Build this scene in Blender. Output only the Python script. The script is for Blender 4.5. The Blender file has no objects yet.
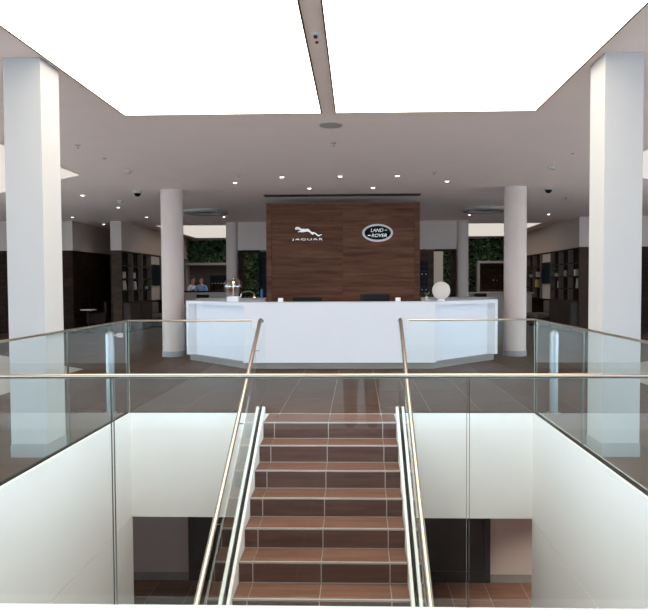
import bpy, bmesh, math, random
from mathutils import Vector, Matrix
random.seed(7)
S = bpy.context.scene
COL = S.collection
PI = math.pi

# ------------------------------------------------------------------ camera
HC = 3.515                      # ceiling height of the showroom
cam_data = bpy.data.cameras.new('camera')
cam = bpy.data.objects.new('camera', cam_data)
COL.objects.link(cam)
yaw, pitch, roll = math.radians(1.47), math.radians(2.0), math.radians(-0.26)
fw = Vector((-math.sin(yaw)*math.cos(pitch), math.cos(yaw)*math.cos(pitch), -math.sin(pitch)))
rt = Vector((math.cos(yaw), math.sin(yaw), 0))
up = rt.cross(fw)
rt2 = rt*math.cos(roll) + up*math.sin(roll)
up2 = up*math.cos(roll) - rt*math.sin(roll)
cam.matrix_world = Matrix(((rt2.x, up2.x, -fw.x, 0.32), (rt2.y, up2.y, -fw.y, 0.0), (rt2.z, up2.z, -fw.z, 1.538), (0, 0, 0, 1)))
cam_data.sensor_width = 36
cam_data.lens = 623.84/648*36
cam_data.shift_x = -(340.88-324)/648
cam_data.clip_start = 0.02
cam_data.clip_end = 300
S.camera = cam

# ------------------------------------------------------------------ world, exposure
world = bpy.data.worlds.new('sky')
S.world = world
world.use_nodes = True
bg = world.node_tree.nodes['Background']
bg.inputs['Color'].default_value = (0.65, 0.80, 1.0, 1)
bg.inputs['Strength'].default_value = 6.0
S.view_settings.view_transform = 'Standard'
S.view_settings.look = 'None'
S.view_settings.gamma = 1
S.view_settings.use_curve_mapping = False
S.view_settings.exposure = 0.29
S.cycles.transparent_max_bounces = 40
S.cycles.max_bounces = 10
S.cycles.diffuse_bounces = 6
S.cycles.glossy_bounces = 5
LIGHTBOX = 3.6                  # radiance of the big light ceiling
LIGHTBOX_SIDE = 0.58            # the dimmer light ceilings further off

# ------------------------------------------------------------------ materials
def nodes_of(name):
    m = bpy.data.materials.new(name)
    m.use_nodes = True
    nt = m.node_tree
    return m, nt, nt.nodes['Principled BSDF']

def plain(name, col, rough=0.6, metal=0.0, var=0.04, scale=6.0, bump=0.0, spec=0.5, stretch=None):
    """principled paint / metal with a little procedural mottling"""
    m, nt, b = nodes_of(name)
    tc = nt.nodes.new('ShaderNodeTexCoord')
    mp = nt.nodes.new('ShaderNodeMapping')
    if stretch: mp.inputs['Scale'].default_value = stretch
    nz = nt.nodes.new('ShaderNodeTexNoise')
    nz.inputs['Scale'].default_value = scale
    nz.inputs['Detail'].default_value = 4
    rmp = nt.nodes.new('ShaderNodeValToRGB')
    c0 = [max(0, c*(1-var)) for c in col[:3]]
    c1 = [min(1, c*(1+var)) for c in col[:3]]
    rmp.color_ramp.elements[0].position = 0.3
    rmp.color_ramp.elements[1].position = 0.7
    rmp.color_ramp.elements[0].color = (*c0, 1)
    rmp.color_ramp.elements[1].color = (*c1, 1)
    nt.links.new(tc.outputs['Object'], mp.inputs['Vector'])
    nt.links.new(mp.outputs['Vector'], nz.inputs['Vector'])
    nt.links.new(nz.outputs['Fac'], rmp.inputs['Fac'])
    nt.links.new(rmp.outputs['Color'], b.inputs['Base Color'])
    b.inputs['Roughness'].default_value = rough
    b.inputs['Metallic'].default_value = metal
    b.inputs['Specular IOR Level'].default_value = spec
    if bump:
        bp = nt.nodes.new('ShaderNodeBump')
        bp.inputs['Strength'].default_value = bump
        bp.inputs['Distance'].default_value = 0.01
        nt.links.new(nz.outputs['Fac'], bp.inputs['Height'])
        nt.links.new(bp.outputs['Normal'], b.inputs['Normal'])
    return m

def grain(name, dark, mid, light, stretch, rough=0.45, spec=0.5, tilevar=0.12, contrast=(0.3, 0.5, 0.72)):
    """wood grain from stretched world-space noise, shifted from piece to piece"""
    m, nt, b = nodes_of(name)
    N, K = nt.nodes.new, nt.links.new
    geo = N('ShaderNodeNewGeometry')
    oi = N('ShaderNodeObjectInfo')
    ad = N('ShaderNodeMath'); ad.operation = 'ADD'
    K(geo.outputs['Random Per Island'], ad.inputs[0]); K(oi.outputs['Random'], ad.inputs[1])
    mul = N('ShaderNodeMath'); mul.operation = 'MULTIPLY'; mul.inputs[1].default_value = 37.0
    K(ad.outputs[0], mul.inputs[0])
    mp = N('ShaderNodeMapping'); mp.inputs['Scale'].default_value = stretch
    cmb = N('ShaderNodeCombineXYZ')
    for i in range(3): K(mul.outputs[0], cmb.inputs[i])
    K(cmb.outputs[0], mp.inputs['Location'])
    K(geo.outputs['Position'], mp.inputs['Vector'])
    nz = N('ShaderNodeTexNoise'); nz.inputs['Scale'].default_value = 1.0
    nz.inputs['Detail'].default_value = 6; nz.inputs['Roughness'].default_value = 0.65
    K(mp.outputs['Vector'], nz.inputs['Vector'])
    rmp = N('ShaderNodeValToRGB')
    e = rmp.color_ramp.elements
    e[0].position, e[0].color = contrast[0], (*dark, 1)
    e[1].position, e[1].color = contrast[2], (*light, 1)
    k = e.new(contrast[1]); k.color = (*mid, 1)
    K(nz.outputs['Fac'], rmp.inputs['Fac'])
    fr = N('ShaderNodeMath'); fr.operation = 'FRACT'
    K(mul.outputs[0], fr.inputs[0])
    mr = N('ShaderNodeMapRange')
    mr.inputs['To Min'].default_value = 1-tilevar; mr.inputs['To Max'].default_value = 1+tilevar
    K(fr.outputs[0], mr.inputs['Value'])
    hsv = N('ShaderNodeHueSaturation')
    K(mr.outputs[0], hsv.inputs['Value']); K(rmp.outputs['Color'], hsv.inputs['Color'])
    K(hsv.outputs['Color'], b.inputs['Base Color'])
    b.inputs['Roughness'].default_value = rough
    b.inputs['Specular IOR Level'].default_value = spec
    return m

def emit(name, col, strength):
    m, nt, b = nodes_of(name)
    b.inputs['Base Color'].default_value = (col[0]*0.3, col[1]*0.3, col[2]*0.3, 1)
    b.inputs['Emission Color'].default_value = (*col, 1)
    b.inputs['Emission Strength'].default_value = strength
    b.inputs['Roughness'].default_value = 0.8
    return m

def sheet_glass(name, tint, ior=1.5, rough=0.0):
    """architectural glass: tinted see-through plus Fresnel reflection"""
    m, nt, b = nodes_of(name)
    nt.nodes.remove(b)
    N, K = nt.nodes.new, nt.links.new
    tr = N('ShaderNodeBsdfTransparent'); tr.inputs['Color'].default_value = (*tint, 1)
    gl = N('ShaderNodeBsdfGlossy'); gl.inputs['Roughness'].default_value = rough
    gl.inputs['Color'].default_value = (0.95, 1, 0.98, 1)
    fr = N('ShaderNodeFresnel'); fr.inputs['IOR'].default_value = ior
    mx = N('ShaderNodeMixShader')
    geo = N('ShaderNodeNewGeometry')           # leaving the pane reflects no more than entering it
    inv = N('ShaderNodeMath'); inv.operation = 'MULTIPLY_ADD'
    inv.inputs[1].default_value = -1; inv.inputs[2].default_value = 1
    K(geo.outputs['Backfacing'], inv.inputs[0])
    ml = N('ShaderNodeMath'); ml.operation = 'MULTIPLY'
    K(fr.outputs[0], ml.inputs[0]); K(inv.outputs[0], ml.inputs[1])
    sc = N('ShaderNodeMath'); sc.operation = 'MULTIPLY'; sc.inputs[1].default_value = 1.15
    sc.use_clamp = True
    K(ml.outputs[0], sc.inputs[0])
    K(sc.outputs[0], mx.inputs[0]); K(tr.outputs[0], mx.inputs[1]); K(gl.outputs[0], mx.inputs[2])
    K(mx.outputs[0], nt.nodes['Material Output'].inputs['Surface'])
    return m

M = {}
M['ceiling'] = plain('ceiling_paint', (0.94, 0.82, 0.78), 0.9, var=0.015, scale=2)
M['white'] = plain('white_paint', (0.862, 0.868, 0.868), 0.75, var=0.012, scale=3)
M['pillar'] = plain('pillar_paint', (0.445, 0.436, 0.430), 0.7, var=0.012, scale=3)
M['column'] = plain('column_paint', (0.59, 0.485, 0.435), 0.7, var=0.012, scale=3)
M['wallgrey'] = plain('warm_grey_paint', (0.50, 0.405, 0.355), 0.85, var=0.02, scale=2)
M['taupe'] = plain('taupe_paint', (0.60, 0.52, 0.49), 0.8, var=0.02, scale=2)
M['skirt'] = plain('skirting_grey', (0.30, 0.295, 0.29), 0.6, var=0.03, spec=0.2, scale=8)
M['kick'] = plain('brushed_steel_kick', (0.23, 0.205, 0.18), 0.45, metal=0.2, var=0.05, scale=20, stretch=(0.2, 0.2, 8))
M['solid'] = plain('white_solid_surface', (0.735, 0.73, 0.755), 0.45, var=0.008, scale=2)
M['grout'] = plain('grout', (0.36, 0.32, 0.29), 0.9, var=0.05, scale=40)
M['grout_light'] = plain('light_grout', (0.42, 0.38, 0.355), 0.9, var=0.04, scale=40)
M['tile'] = grain('brown_wood_look_tile', (0.072, 0.038, 0.026), (0.100, 0.055, 0.038), (0.132, 0.075, 0.053), (1.2, 16, 16), rough=0.5, spec=0.08, tilevar=0.10)
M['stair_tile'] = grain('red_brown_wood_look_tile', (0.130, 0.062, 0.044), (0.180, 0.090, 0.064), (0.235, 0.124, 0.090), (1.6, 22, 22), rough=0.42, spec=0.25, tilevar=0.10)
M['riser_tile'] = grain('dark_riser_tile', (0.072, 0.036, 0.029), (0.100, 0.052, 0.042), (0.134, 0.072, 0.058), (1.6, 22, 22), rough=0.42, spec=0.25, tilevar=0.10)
M['cream_floor'] = plain('cream_showroom_tile', (0.60, 0.54, 0.46), 0.4, var=0.03, scale=1.5)
M['walnut'] = grain('walnut_veneer', (0.064, 0.025, 0.014), (0.122, 0.050, 0.028), (0.185, 0.083, 0.048), (0.9, 0.9, 13), rough=0.6, spec=0.12, tilevar=0.08)
M['darkwood'] = grain('dark_walnut', (0.014, 0.007, 0.005), (0.024, 0.013, 0.009), (0.038, 0.021, 0.015), (2, 2, 9), rough=0.7, spec=0.06, tilevar=0.1)
M['shelfwood'] = grain('shelf_edge_wood', (0.040, 0.025, 0.019), (0.056, 0.033, 0.024), (0.080, 0.049, 0.036), (3, 3, 10), rough=0.7, spec=0.08)
M['cabgrey'] = plain('grey_brown_cabinet', (0.055, 0.043, 0.038), 0.7, spec=0.1, var=0.06, scale=5)
M['steel'] = plain('stainless_steel', (0.66, 0.60, 0.54), 0.25, metal=1.0, var=0.04, scale=30, stretch=(1, 1, 0.2))
M['rail'] = plain('polished_handrail_steel', (0.55, 0.47, 0.39), 0.28, metal=1.0, var=0.03, scale=20)
M['chrome'] = plain('chrome', (0.46, 0.45, 0.45), 0.25, metal=1.0, var=0.02, scale=10)
M['satin'] = plain('satin_steel', (0.30, 0.32, 0.32), 0.38, metal=1.0, var=0.04, scale=20)
M['badge_rim'] = plain('badge_rim_silver', (0.40, 0.37, 0.36), 0.35, metal=0.6, var=0.04)
M['silver'] = plain('silver_paint', (0.75, 0.74, 0.73), 0.3, metal=0.7, var=0.02)
M['black'] = plain('black_plastic', (0.010, 0.010, 0.011), 0.5, var=0.1, spec=0.12)
M['gasket'] = plain('black_gasket', (0.006, 0.006, 0.006), 0.7, var=0.1)
M['door'] = plain('charcoal_door', (0.032, 0.036, 0.040), 0.45, var=0.08, scale=3, spec=0.2)
M['edge'] = plain('green_glass_edge', (0.42, 0.60, 0.55), 0.2, var=0.05, scale=10)
M['edge_dark'] = plain('dark_glass_edge', (0.10, 0.13, 0.12), 0.25, var=0.05, scale=10)
M['glass'] = sheet_glass('balustrade_glass', (0.955, 0.980, 0.976))
M['pane'] = sheet_glass('window_glass', (0.96, 0.985, 0.98))
M['bubble'] = sheet_glass('bubble_glass', (0.88, 0.82, 0.79), ior=1.9)
M['lightbox'] = emit('light_ceiling', (1.0, 0.92, 0.80), LIGHTBOX)
M['lightbox_side'] = emit('dim_light_ceiling', (1.0, 0.925, 0.84), LIGHTBOX_SIDE)
M['led'] = emit('downlight_lens', (1.0, 0.90, 0.76), 9.0)
M['bulb'] = emit('lamp_bulb', (1.0, 0.80, 0.55), 5.0)
M['globe'] = emit('white_globe_shade', (0.95, 0.87, 0.80), 0.28)
def leaf_material():
    m, nt, b = nodes_of('leaf_green')
    geo = nt.nodes.new('ShaderNodeNewGeometry')
    rmp = nt.nodes.new('ShaderNodeValToRGB')
    e = rmp.color_ramp.elements
    e[0].position, e[0].color = 0.0, (0.010, 0.030, 0.010, 1)
    e[1].position, e[1].color = 1.0, (0.24, 0.34, 0.15, 1)
    k = e.new(0.6); k.color = (0.030, 0.075, 0.026, 1)
    k = e.new(0.88); k.color = (0.085, 0.16, 0.06, 1)
    nt.links.new(geo.outputs['Random Per Island'], rmp.inputs['Fac'])
    nt.links.new(rmp.outputs['Color'], b.inputs['Base Color'])
    b.inputs['Roughness'].default_value = 0.5
    return m
M['leaf'] = leaf_material()
M['moss'] = plain('planting_backing', (0.004, 0.008, 0.004), 0.95, var=0.3, spec=0.05)
M['screen'] = plain('screen_dark_blue', (0.008, 0.018, 0.028), 0.3, var=0.3, scale=2, spec=0.15)
M['beige'] = plain('beige_backing', (0.56, 0.51, 0.45), 0.8, var=0.02)
M['divider'] = plain('lit_look_divider', (0.17, 0.145, 0.128), 0.7, var=0.05, spec=0.1)  # brightness of the lit divider faces painted into the colour
M['fabric'] = plain('grey_fabric', (0.15, 0.135, 0.125), 0.9, var=0.12, scale=60)
M['fabric_dark'] = plain('dark_fabric', (0.05, 0.042, 0.038), 0.9, var=0.12, scale=60)
M['brownleather'] = plain('dark_brown_leather', (0.022, 0.010, 0.007), 0.6, var=0.1, scale=30, spec=0.1)
M['creamleather'] = plain('cream_leather', (0.55, 0.45, 0.36), 0.6, var=0.05, scale=30)
M['counter'] = plain('grey_counter', (0.56, 0.52, 0.49), 0.6, var=0.03)
M['navy'] = plain('navy_panel', (0.010, 0.014, 0.024), 0.5, var=0.2, spec=0.1)
M['skin'] = plain('skin', (0.52, 0.31, 0.22), 0.55, var=0.05)
M['hair'] = plain('dark_hair', (0.016, 0.011, 0.009), 0.6, var=0.2, scale=40)
M['shirtblue'] = plain('blue_shirt', (0.23, 0.36, 0.66), 0.85, var=0.08, scale=20)
M['shirtwhite'] = plain('white_shirt', (0.72, 0.76, 0.84), 0.85, var=0.05, scale=20)
M['vest'] = plain('black_waistcoat', (0.018, 0.018, 0.02), 0.8, var=0.1, scale=20)
M['trousers'] = plain('brown_trousers', (0.085, 0.048, 0.030), 0.9, var=0.1, scale=30)
M['darkcloth'] = plain('charcoal_cloth', (0.03, 0.03, 0.034), 0.9, var=0.1, scale=30)
M['paper'] = plain('white_card', (0.85, 0.82, 0.80), 0.6, var=0.02)
M['yellow'] = plain('yellow_cover', (0.62, 0.42, 0.07), 0.6, var=0.05)
M['cream'] = plain('cream_cover', (0.62, 0.58, 0.50), 0.7, var=0.05)
M['bluebottle'] = plain('blue_plastic', (0.03, 0.16, 0.42), 0.3, var=0.1)
M['concrete'] = plain('pale_paving', (0.55, 0.54, 0.52), 0.9, var=0.08, scale=2)
M['nosing'] = plain('pale_nosing_strip', (0.43, 0.395, 0.375), 0.5, var=0.04, scale=20)
M['ringgrey'] = plain('ring_fitting_grey', (0.36, 0.32, 0.30), 0.8, var=0.04, spec=0.1)
M['mauve'] = plain('ceramic_grey', (0.42, 0.39, 0.375), 0.6, var=0.04, spec=0.2)

# ------------------------------------------------------------------ mesh helpers
class MB:
    """collects boxes, prisms, tubes and lathes; build() links them as one mesh"""
    def __init__(self): self.v, self.f, self.mi = [], [], []
    def add(self, vs, fs, mi=0):
        o = len(self.v)
        self.v += [tuple(p) for p in vs]
        self.f += [tuple(i+o for i in q) for q in fs]
        self.mi += [mi]*len(fs)
        return self
    def box(self, x0, x1, y0, y1, z0, z1, mi=0):
        x0, x1 = min(x0, x1), max(x0, x1); y0, y1 = min(y0, y1), max(y0, y1); z0, z1 = min(z0, z1), max(z0, z1)
        vs = [(x, y, z) for z in (z0, z1) for y in (y0, y1) for x in (x0, x1)]
        return self.add(vs, [(0, 2, 3, 1), (4, 5, 7, 6), (0, 1, 5, 4), (2, 6, 7, 3), (0, 4, 6, 2), (1, 3, 7, 5)], mi)
    def prism(self, poly, z0, z1, mi=0, axis='z'):
        """poly in the two axes left over (z: x,y; y: x,z; x: y,z)"""
        a = sum(poly[i][0]*poly[(i+1) % len(poly)][1]-poly[(i+1) % len(poly)][0]*poly[i][1] for i in range(len(poly)))
        if (a < 0) != (axis == 'y'): poly = poly[::-1]
        n = len(poly)
        def pt(p, h):
            return (p[0], p[1], h) if axis == 'z' else ((p[0], h, p[1]) if axis == 'y' else (h, p[0], p[1]))
        vs = [pt(p, z0) for p in poly] + [pt(p, z1) for p in poly]
        fs = [tuple(range(n))[::-1], tuple(range(n, 2*n))] + [(i, (i+1) % n, n+(i+1) % n, n+i) for i in range(n)]
        return self.add(vs, fs, mi)
    def lathe(self, prof, n=24, c=(0, 0, 0), mi=0):
        """prof: (radius, height) from bottom to top"""
        vs, fs, rows = [], [], []
        for r, h in prof:
            if r < 1e-6:
                rows.append([len(vs)]); vs.append((c[0], c[1], c[2]+h))
            else:
                rows.append(list(range(len(vs), len(vs)+n)))
                vs += [(c[0]+r*math.cos(2*PI*i/n), c[1]+r*math.sin(2*PI*i/n), c[2]+h) for i in range(n)]
        for a, b in zip(rows, rows[1:]):
            for i in range(n):
                j = (i+1) % n
                if len(a) == 1 and len(b) == 1: continue
                if len(a) == 1: fs.append((a[0], b[j], b[i]))
                elif len(b) == 1: fs.append((a[i], a[j], b[0]))
                else: fs.append((a[i], a[j], b[j], b[i]))
        return self.add(vs, fs, mi)
    def tube(self, pts, r, n=10, mi=0, rr=None):
        pts = [Vector(p) for p in pts]
        vs, fs = [], []
        for k, p in enumerate(pts):
            d = (pts[min(k+1, len(pts)-1)]-pts[max(k-1, 0)]).normalized()
            a = Vector((1, 0, 0)) if abs(d.x) < 0.9 else Vector((0, 1, 0))
            e1 = d.cross(a).normalized(); e2 = d.cross(e1)
            q = rr[k] if rr else r
            vs += [p+e1*(q*math.cos(2*PI*i/n))+e2*(q*math.sin(2*PI*i/n)) for i in range(n)]
        for k in range(len(pts)-1):
            for i in range(n):
                j = (i+1) % n
                fs.append((k*n+i, (k+1)*n+i, (k+1)*n+j, k*n+j))
        fs.append(tuple(range(n)))
        fs.append(tuple(range((len(pts)-1)*n, len(pts)*n))[::-1])
        return self.add(vs, fs, mi)
    def mesh(self, name, mats, smooth=False):
        me = bpy.data.meshes.new(name)
        me.from_pydata(self.v, [], self.f)
        for m in (mats if isinstance(mats, (list, tuple)) else [mats]):
            me.materials.append(M[m] if isinstance(m, str) else m)
        if any(self.mi): me.polygons.foreach_set('material_index', self.mi)
        if smooth:
            me.polygons.foreach_set('use_smooth', [True]*len(me.polygons))
            me.set_sharp_from_angle(angle=math.radians(38))
        me.update()
        return me
    def build(self, name, mats, parent=None, smooth=False, bevel=0.0, loc=None):
        o = bpy.data.objects.new(name, self.mesh(name, mats, smooth))
        COL.objects.link(o)
        if parent: o.parent = parent
        if loc: o.location = loc
        if bevel:
            bv = o.modifiers.new('bevel', 'BEVEL'); bv.width = bevel; bv.segments = 2
            bv.limit_method = 'ANGLE'; bv.angle_limit = math.radians(40)
        return o

def B(*a): return MB().box(*a)
def thing(name, label, cat, loc=(0, 0, 0), rz=0.0, group=None):
    o = bpy.data.objects.new(name, None); o.empty_display_size = 0.1
    COL.objects.link(o)
    o.location = loc; o.rotation_euler = (0, 0, rz)
    return tag(o, label, cat, group)
def tag(o, label, cat, group=None):
    o['label'] = label; o['category'] = cat
    if group: o['group'] = group
    return o
def struct(o, label=None, cat=None):
    o['kind'] = 'structure'
    if label: o['label'] = label
    if cat: o['category'] = cat
    return o
def inst(mesh, name, parent, loc=(0, 0, 0), rot=None):
    o = bpy.data.objects.new(name, mesh); COL.objects.link(o)
    o.parent = parent; o.location = loc
    if rot: o.rotation_euler = rot
    return o
def copy_tree(o, parent=None):
    c = o.copy(); COL.objects.link(c); c.parent = parent
    for ch in o.children: copy_tree(ch, c)
    return c

# ------------------------------------------------------------------ dimensions
WX, TX, D0, D1 = 2.37, 2.40, 2.90, 7.30          # stair well: half width, near edge, far edge
RISE, GO, NST, SD = 0.18, 0.298, 19, 6.86   # stair: rise, going, risers, depth of the first nosing
LZ = -RISE*NST                         # lower floor level, -3.42
SLOPE = RISE/GO
XL, XR = -0.725, 0.755
SW = 0.74                              # half width of the treads
YB = -10.0                             # shop front behind the camera
XO = 14.0
YE = 27.2
FZ = -1.24                             # underside of the floor void

# ------------------------------------------------------------------ floor and tiles
fl = MB()
fl.box(-XO, -TX, YB, YE, -0.06, -0.014); fl.box(TX, XO, YB, YE, -0.06, -0.014)
fl.box(-TX, TX, YB, D0-0.03, -0.06, -0.014); fl.box(-TX, TX, D1+0.03, YE, -0.06, -0.014)
fl.box(-XO, -TX-0.002, YB, YE, -0.014, -0.003); fl.box(TX+0.002, XO, YB, YE, -0.014, -0.003)
fl.box(-TX-0.002, TX+0.002, YB, D0-0.03, -0.014, -0.003); fl.box(-TX-0.002, TX+0.002, D1+0.03, YE, -0.014, -0.003)
floor = struct(fl.build('floor', 'grout'), 'upper showroom floor of brown wood look tiles', 'floor')
TW, TL, J = 0.60, 1.20, 0.004
offs = {-4: 0.40, -3: 0.0, -2: 0.05, -1: 0.65, 0: 0.25, 1: 0.05, 2: 0.05, 3: 0.45}
tiles = []
k0, k1 = int(-XO/TW)-1, int(XO/TW)+1
for k in range(k0, k1+1):
    off = offs.get(k, random.choice((0.0, 0.4, 0.8)))
    x0, x1 = max(k*TW, -XO), min((k+1)*TW, XO)
    if x1-x0 < 0.05: continue
    spans = [(YB, YE)]
    if -TX-0.01 <= x0 and x1 <= TX+0.01: spans = [(YB, D0), (D1+0.03, YE)]
    for a, b in spans:
        y = math.floor((a-8.8-off)/TL)*TL+8.8+off
        while y < b:
            y0, y1 = max(y, a), min(y+TL, b)
            if y1-y0 > 0.03: tiles.append((x0+J, x1-J, y0+J, y1-J))
            y += TL
def score(t):
    cx, cy = (t[0]+t[1])/2, (t[2]+t[3])/2
    if cy < 3.2 or abs((cx-0.32)/cy+0.03) > 0.56: return 1e6+abs(cx)+abs(cy)
    if abs(cx) < 1.4 and cy > 11.2: return 1e5+cy
    return cy
tiles.sort(key=score)
cache = {}
def tile_obj(x0, x1, y0, y1, z0, z1, mat, parent, name='tile'):
    key = (round(x1-x0, 3), round(y1-y0, 3), round(z1-z0, 4), mat)
    if key not in cache:
        a, b, c = (x1-x0)/2, (y1-y0)/2, (z1-z0)/2
        cache[key] = B(-a, a, -b, b, -c, c).mesh(name, mat)
    return inst(cache[key], name, parent, ((x0+x1)/2, (y0+y1)/2, (z0+z1)/2))
for t in tiles[:300]: tile_obj(*t, -0.012, random.uniform(-0.0006, 0.0006), 'tile', floor)
rest = MB()
for t in tiles[300:]: rest.box(*t, -0.012, 0)
ro = rest.build('tile_field', 'tile', floor); ro['kind'] = 'stuff'

# cream showroom floor under the side light ceilings, enlarged unseen to bounce light up
def side_poly(s): return [(s*4.65, 1.5), (s*4.65, 11.15), (s*10.2, 15.5), (s*10.2, 1.5)]
for s, nm in ((-1, 'left'), (1, 'right')):
    struct(MB().prism([(s*4.65, YB), (s*4.65, 11.15), (s*10.2, 15.5), (s*XO, 15.5), (s*XO, YB)], -0.003, 0.004).build('floor_inset_'+nm, 'cream_floor'), 'cream showroom floor area on the %s side' % nm, 'floor')

struct(B(-4.65, 4.65, YB, -0.75, -0.003, 0.004).build('floor_inset_near', 'cream_floor'), 'cream showroom floor by the shop front', 'floor')

# ------------------------------------------------------------------ ceiling
struct(B(-XO, XO, YB, YE, HC, HC+0.2).build('ceiling', 'ceiling'), 'flat pale painted showroom ceiling', 'ceiling')

def light_panel(name, poly, mat, label, group=None, fmat='ceiling'):
    t = thing(name, label, 'light panel', (0, 0, 0), 0, group)
    MB().prism(poly, HC-0.012, HC-0.001).build('diffuser', mat, t)
    cx = sum(p[0] for p in poly)/len(poly); cy = sum(p[1] for p in poly)/len(poly)
    m = MB(); n = len(poly)
    for i in range(n):
        (ax, ay), (bx, by) = poly[i], poly[(i+1) % n]
        d = Vector((bx-ax, by-ay, 0)).normalized(); nn = Vector((d.y, -d.x, 0))
        if nn.dot(Vector((cx-ax, cy-ay, 0))) > 0: nn = -nn
        w = nn*0.012
        m.prism([(ax, ay), (bx, by), (bx+w.x, by+w.y), (ax+w.x, ay+w.y)], HC-0.016, HC-0.0005)
    m.build('frame', fmat, t)
    return t
for s, nm in ((-1, 'left'), (1, 'right')):
    light_panel('light_ceiling_panel', [(s*0.088, 2.6), (s*WX, 2.6), (s*WX, D1-0.03), (s*0.088, D1-0.03)], 'lightbox',
                'huge glowing white ceiling panel %s of the centre strip above the stair' % nm, 'light ceiling over the stair well', 'cabgrey')
    light_panel('side_light_panel', side_poly(s), 'lightbox_side', 'cream ceiling light panel beside the %s square pillar' % nm, 'side light ceilings')
light_panel('far_light_panel', [(-6.45, 20.95), (6.45, 20.95), (6.55, 26.6), (-6.55, 26.6)], 'lightbox_side', 'long cream ceiling light panel in front of the green wall')

# ------------------------------------------------------------------ outer shell
struct(B(-XO-0.2, -XO, 14, YE, 0, HC).build('wall_left', 'white'), 'outer left showroom wall', 'wall')
struct(B(XO, XO+0.2, 14, YE, 0, HC).build('wall_right', 'white'), 'outer right showroom wall', 'wall')
struct(B(-XO, XO, YE, YE+0.2, 0, HC).build('wall_back', 'wallgrey'), 'grey back wall behind the bar', 'wall')
struct(B(-60, 60, -70, YB-0.25, -0.25, -0.02).build('pavement', 'concrete'), 'pale paving outside the shop front', 'pavement')
for s, nm in ((-1, 'left'), (1, 'right')):
    struct(B(s*(XO+0.25), s*60, YB-0.25, 40, -0.25, -0.02).build('pavement_'+nm, 'concrete'), 'pale paving outside the added %s windows' % nm, 'pavement')
# shop front behind the camera: a row of glazed bays
for i in range(7):
    x0 = -XO+i*4
    w = struct(B(x0+0.04, x0+3.96, YB-0.10, YB-0.085, 0.06, HC-0.06).build('window_%d' % (i+1), 'pane'), 'tall shop front window bay behind the stair', 'window')
    fr = MB()
    fr.box(x0, x0+0.04, YB-0.15, YB-0.03, 0, HC); fr.box(x0+3.96, x0+4, YB-0.15, YB-0.03, 0, HC)
    fr.box(x0+0.04, x0+3.96, YB-0.15, YB-0.03, 0, 0.06); fr.box(x0+0.04, x0+3.96, YB-0.15, YB-0.03, HC-0.06, HC)
    fr.build('window_frame', 'silver', w)

for s, nm in ((-1, 'left'), (1, 'right')):  # unseen side glazing, added to bring more daylight to ceiling and columns
    for i in range(6):
        y0 = YB+i*4
        xa, xb, xc, xd = s*(XO+0.085), s*(XO+0.10), s*(XO+0.03), s*(XO+0.15)
        w = struct(B(xa, xb, y0+0.04, y0+3.96, 0.06, HC-0.06).build('window_%d' % (8+i+(6 if s > 0 else 0)), 'pane'), 'added unseen window bay in the %s side wall' % nm, 'window')
        fr = MB()
        fr.box(xc, xd, y0, y0+0.04, 0, HC); fr.box(xc, xd, y0+3.96, y0+4, 0, HC)
        fr.box(xc, xd, y0+0.04, y0+3.96, 0, 0.06); fr.box(xc, xd, y0+0.04, y0+3.96, HC-0.06, HC)
        fr.build('window_frame', 'silver', w)

# ------------------------------------------------------------------ stair well
for s, nm in ((-1, 'left'), (1, 'right')):
    w = struct(B(s*(WX+0.02), s*(WX+0.2), D0, D1+0.03, LZ, -0.061).build('wall_well_'+nm, 'white'), 'white side wall of the stair well on the %s' % nm, 'wall')
    B(s*WX, s*(WX+0.028), D0, D1, FZ+0.004, -0.004).build('panel', 'white', w)
    B(s*WX, s*(WX+0.02), D0, D1, LZ, FZ-0.004).build('panel', 'white', w)
    struct(B(s*(WX-0.003), s*(WX+0.09), D0, D1+0.05, -0.004, 0.006).build('trim_%d' % (1 if s < 0 else 2), 'white'), 'white edge trim along the %s side of the well' % nm, 'trim')
struct(B(-WX, WX, D1, D1+0.028, FZ, -0.004).build('wall_well_far', 'white'), 'white floor edge across the far side of the stair well', 'wall')
struct(B(-WX, WX, D0-0.028, D0, FZ, -0.004).build('wall_well_near', 'white'), 'white floor edge below the near balustrade', 'wall')
struct(B(-WX, WX, D0-0.11, D0-0.008, -0.0035, 0.006).build('trim_3', 'white'), 'white edge trim under the near balustrade', 'trim')
for i, (a, b) in enumerate(((-WX, -0.86), (0.86, WX))):
    struct(B(a, b, D1-0.003, D1+0.08, -0.0035, 0.006).build('trim_%d' % (4+i), 'white'), 'white edge trim on the %s of the far well edge' % ('left', 'right')[i], 'trim')

# ------------------------------------------------------------------ lower level
LW = 10.23
lf = struct(B(-6, 6, -1, LW, LZ-0.06, LZ-0.004).build('floor_lower', 'grout_light'), 'lower floor of red brown tiles', 'floor')
for i in range(-10, 10):
    for j in range(19):
        y1 = LW-j*TW; y0 = max(y1-TW, -1)
        if y1-y0 < 0.05: continue
        tile_obj(i*TW+J, (i+1)*TW-J, y0+J, y1-J, LZ-0.012, LZ, 'stair_tile', lf)
struct(B(-6, 6, D1+0.028, LW, FZ, FZ+0.04).build('ceiling_lower', 'ceiling'), 'lower level ceiling behind the stair', 'ceiling')
struct(B(-6, 6, -1, D0-0.028, FZ, FZ+0.04).build('ceiling_lower_near', 'ceiling'), 'lower level ceiling below the near landing', 'ceiling')
struct(B(-6, 6, LW, LW+0.2, LZ, FZ).build('wall_lower_back', 'taupe'), 'taupe back wall of the lower level', 'wall')
struct(B(-6.2, -6, -1, LW, LZ, FZ).build('wall_lower_left', 'taupe'), 'taupe left wall of the lower level', 'wall')
struct(B(6, 6.2, -1, LW, LZ, FZ).build('wall_lower_right', 'taupe'), 'taupe right wall of the lower level', 'wall')
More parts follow.
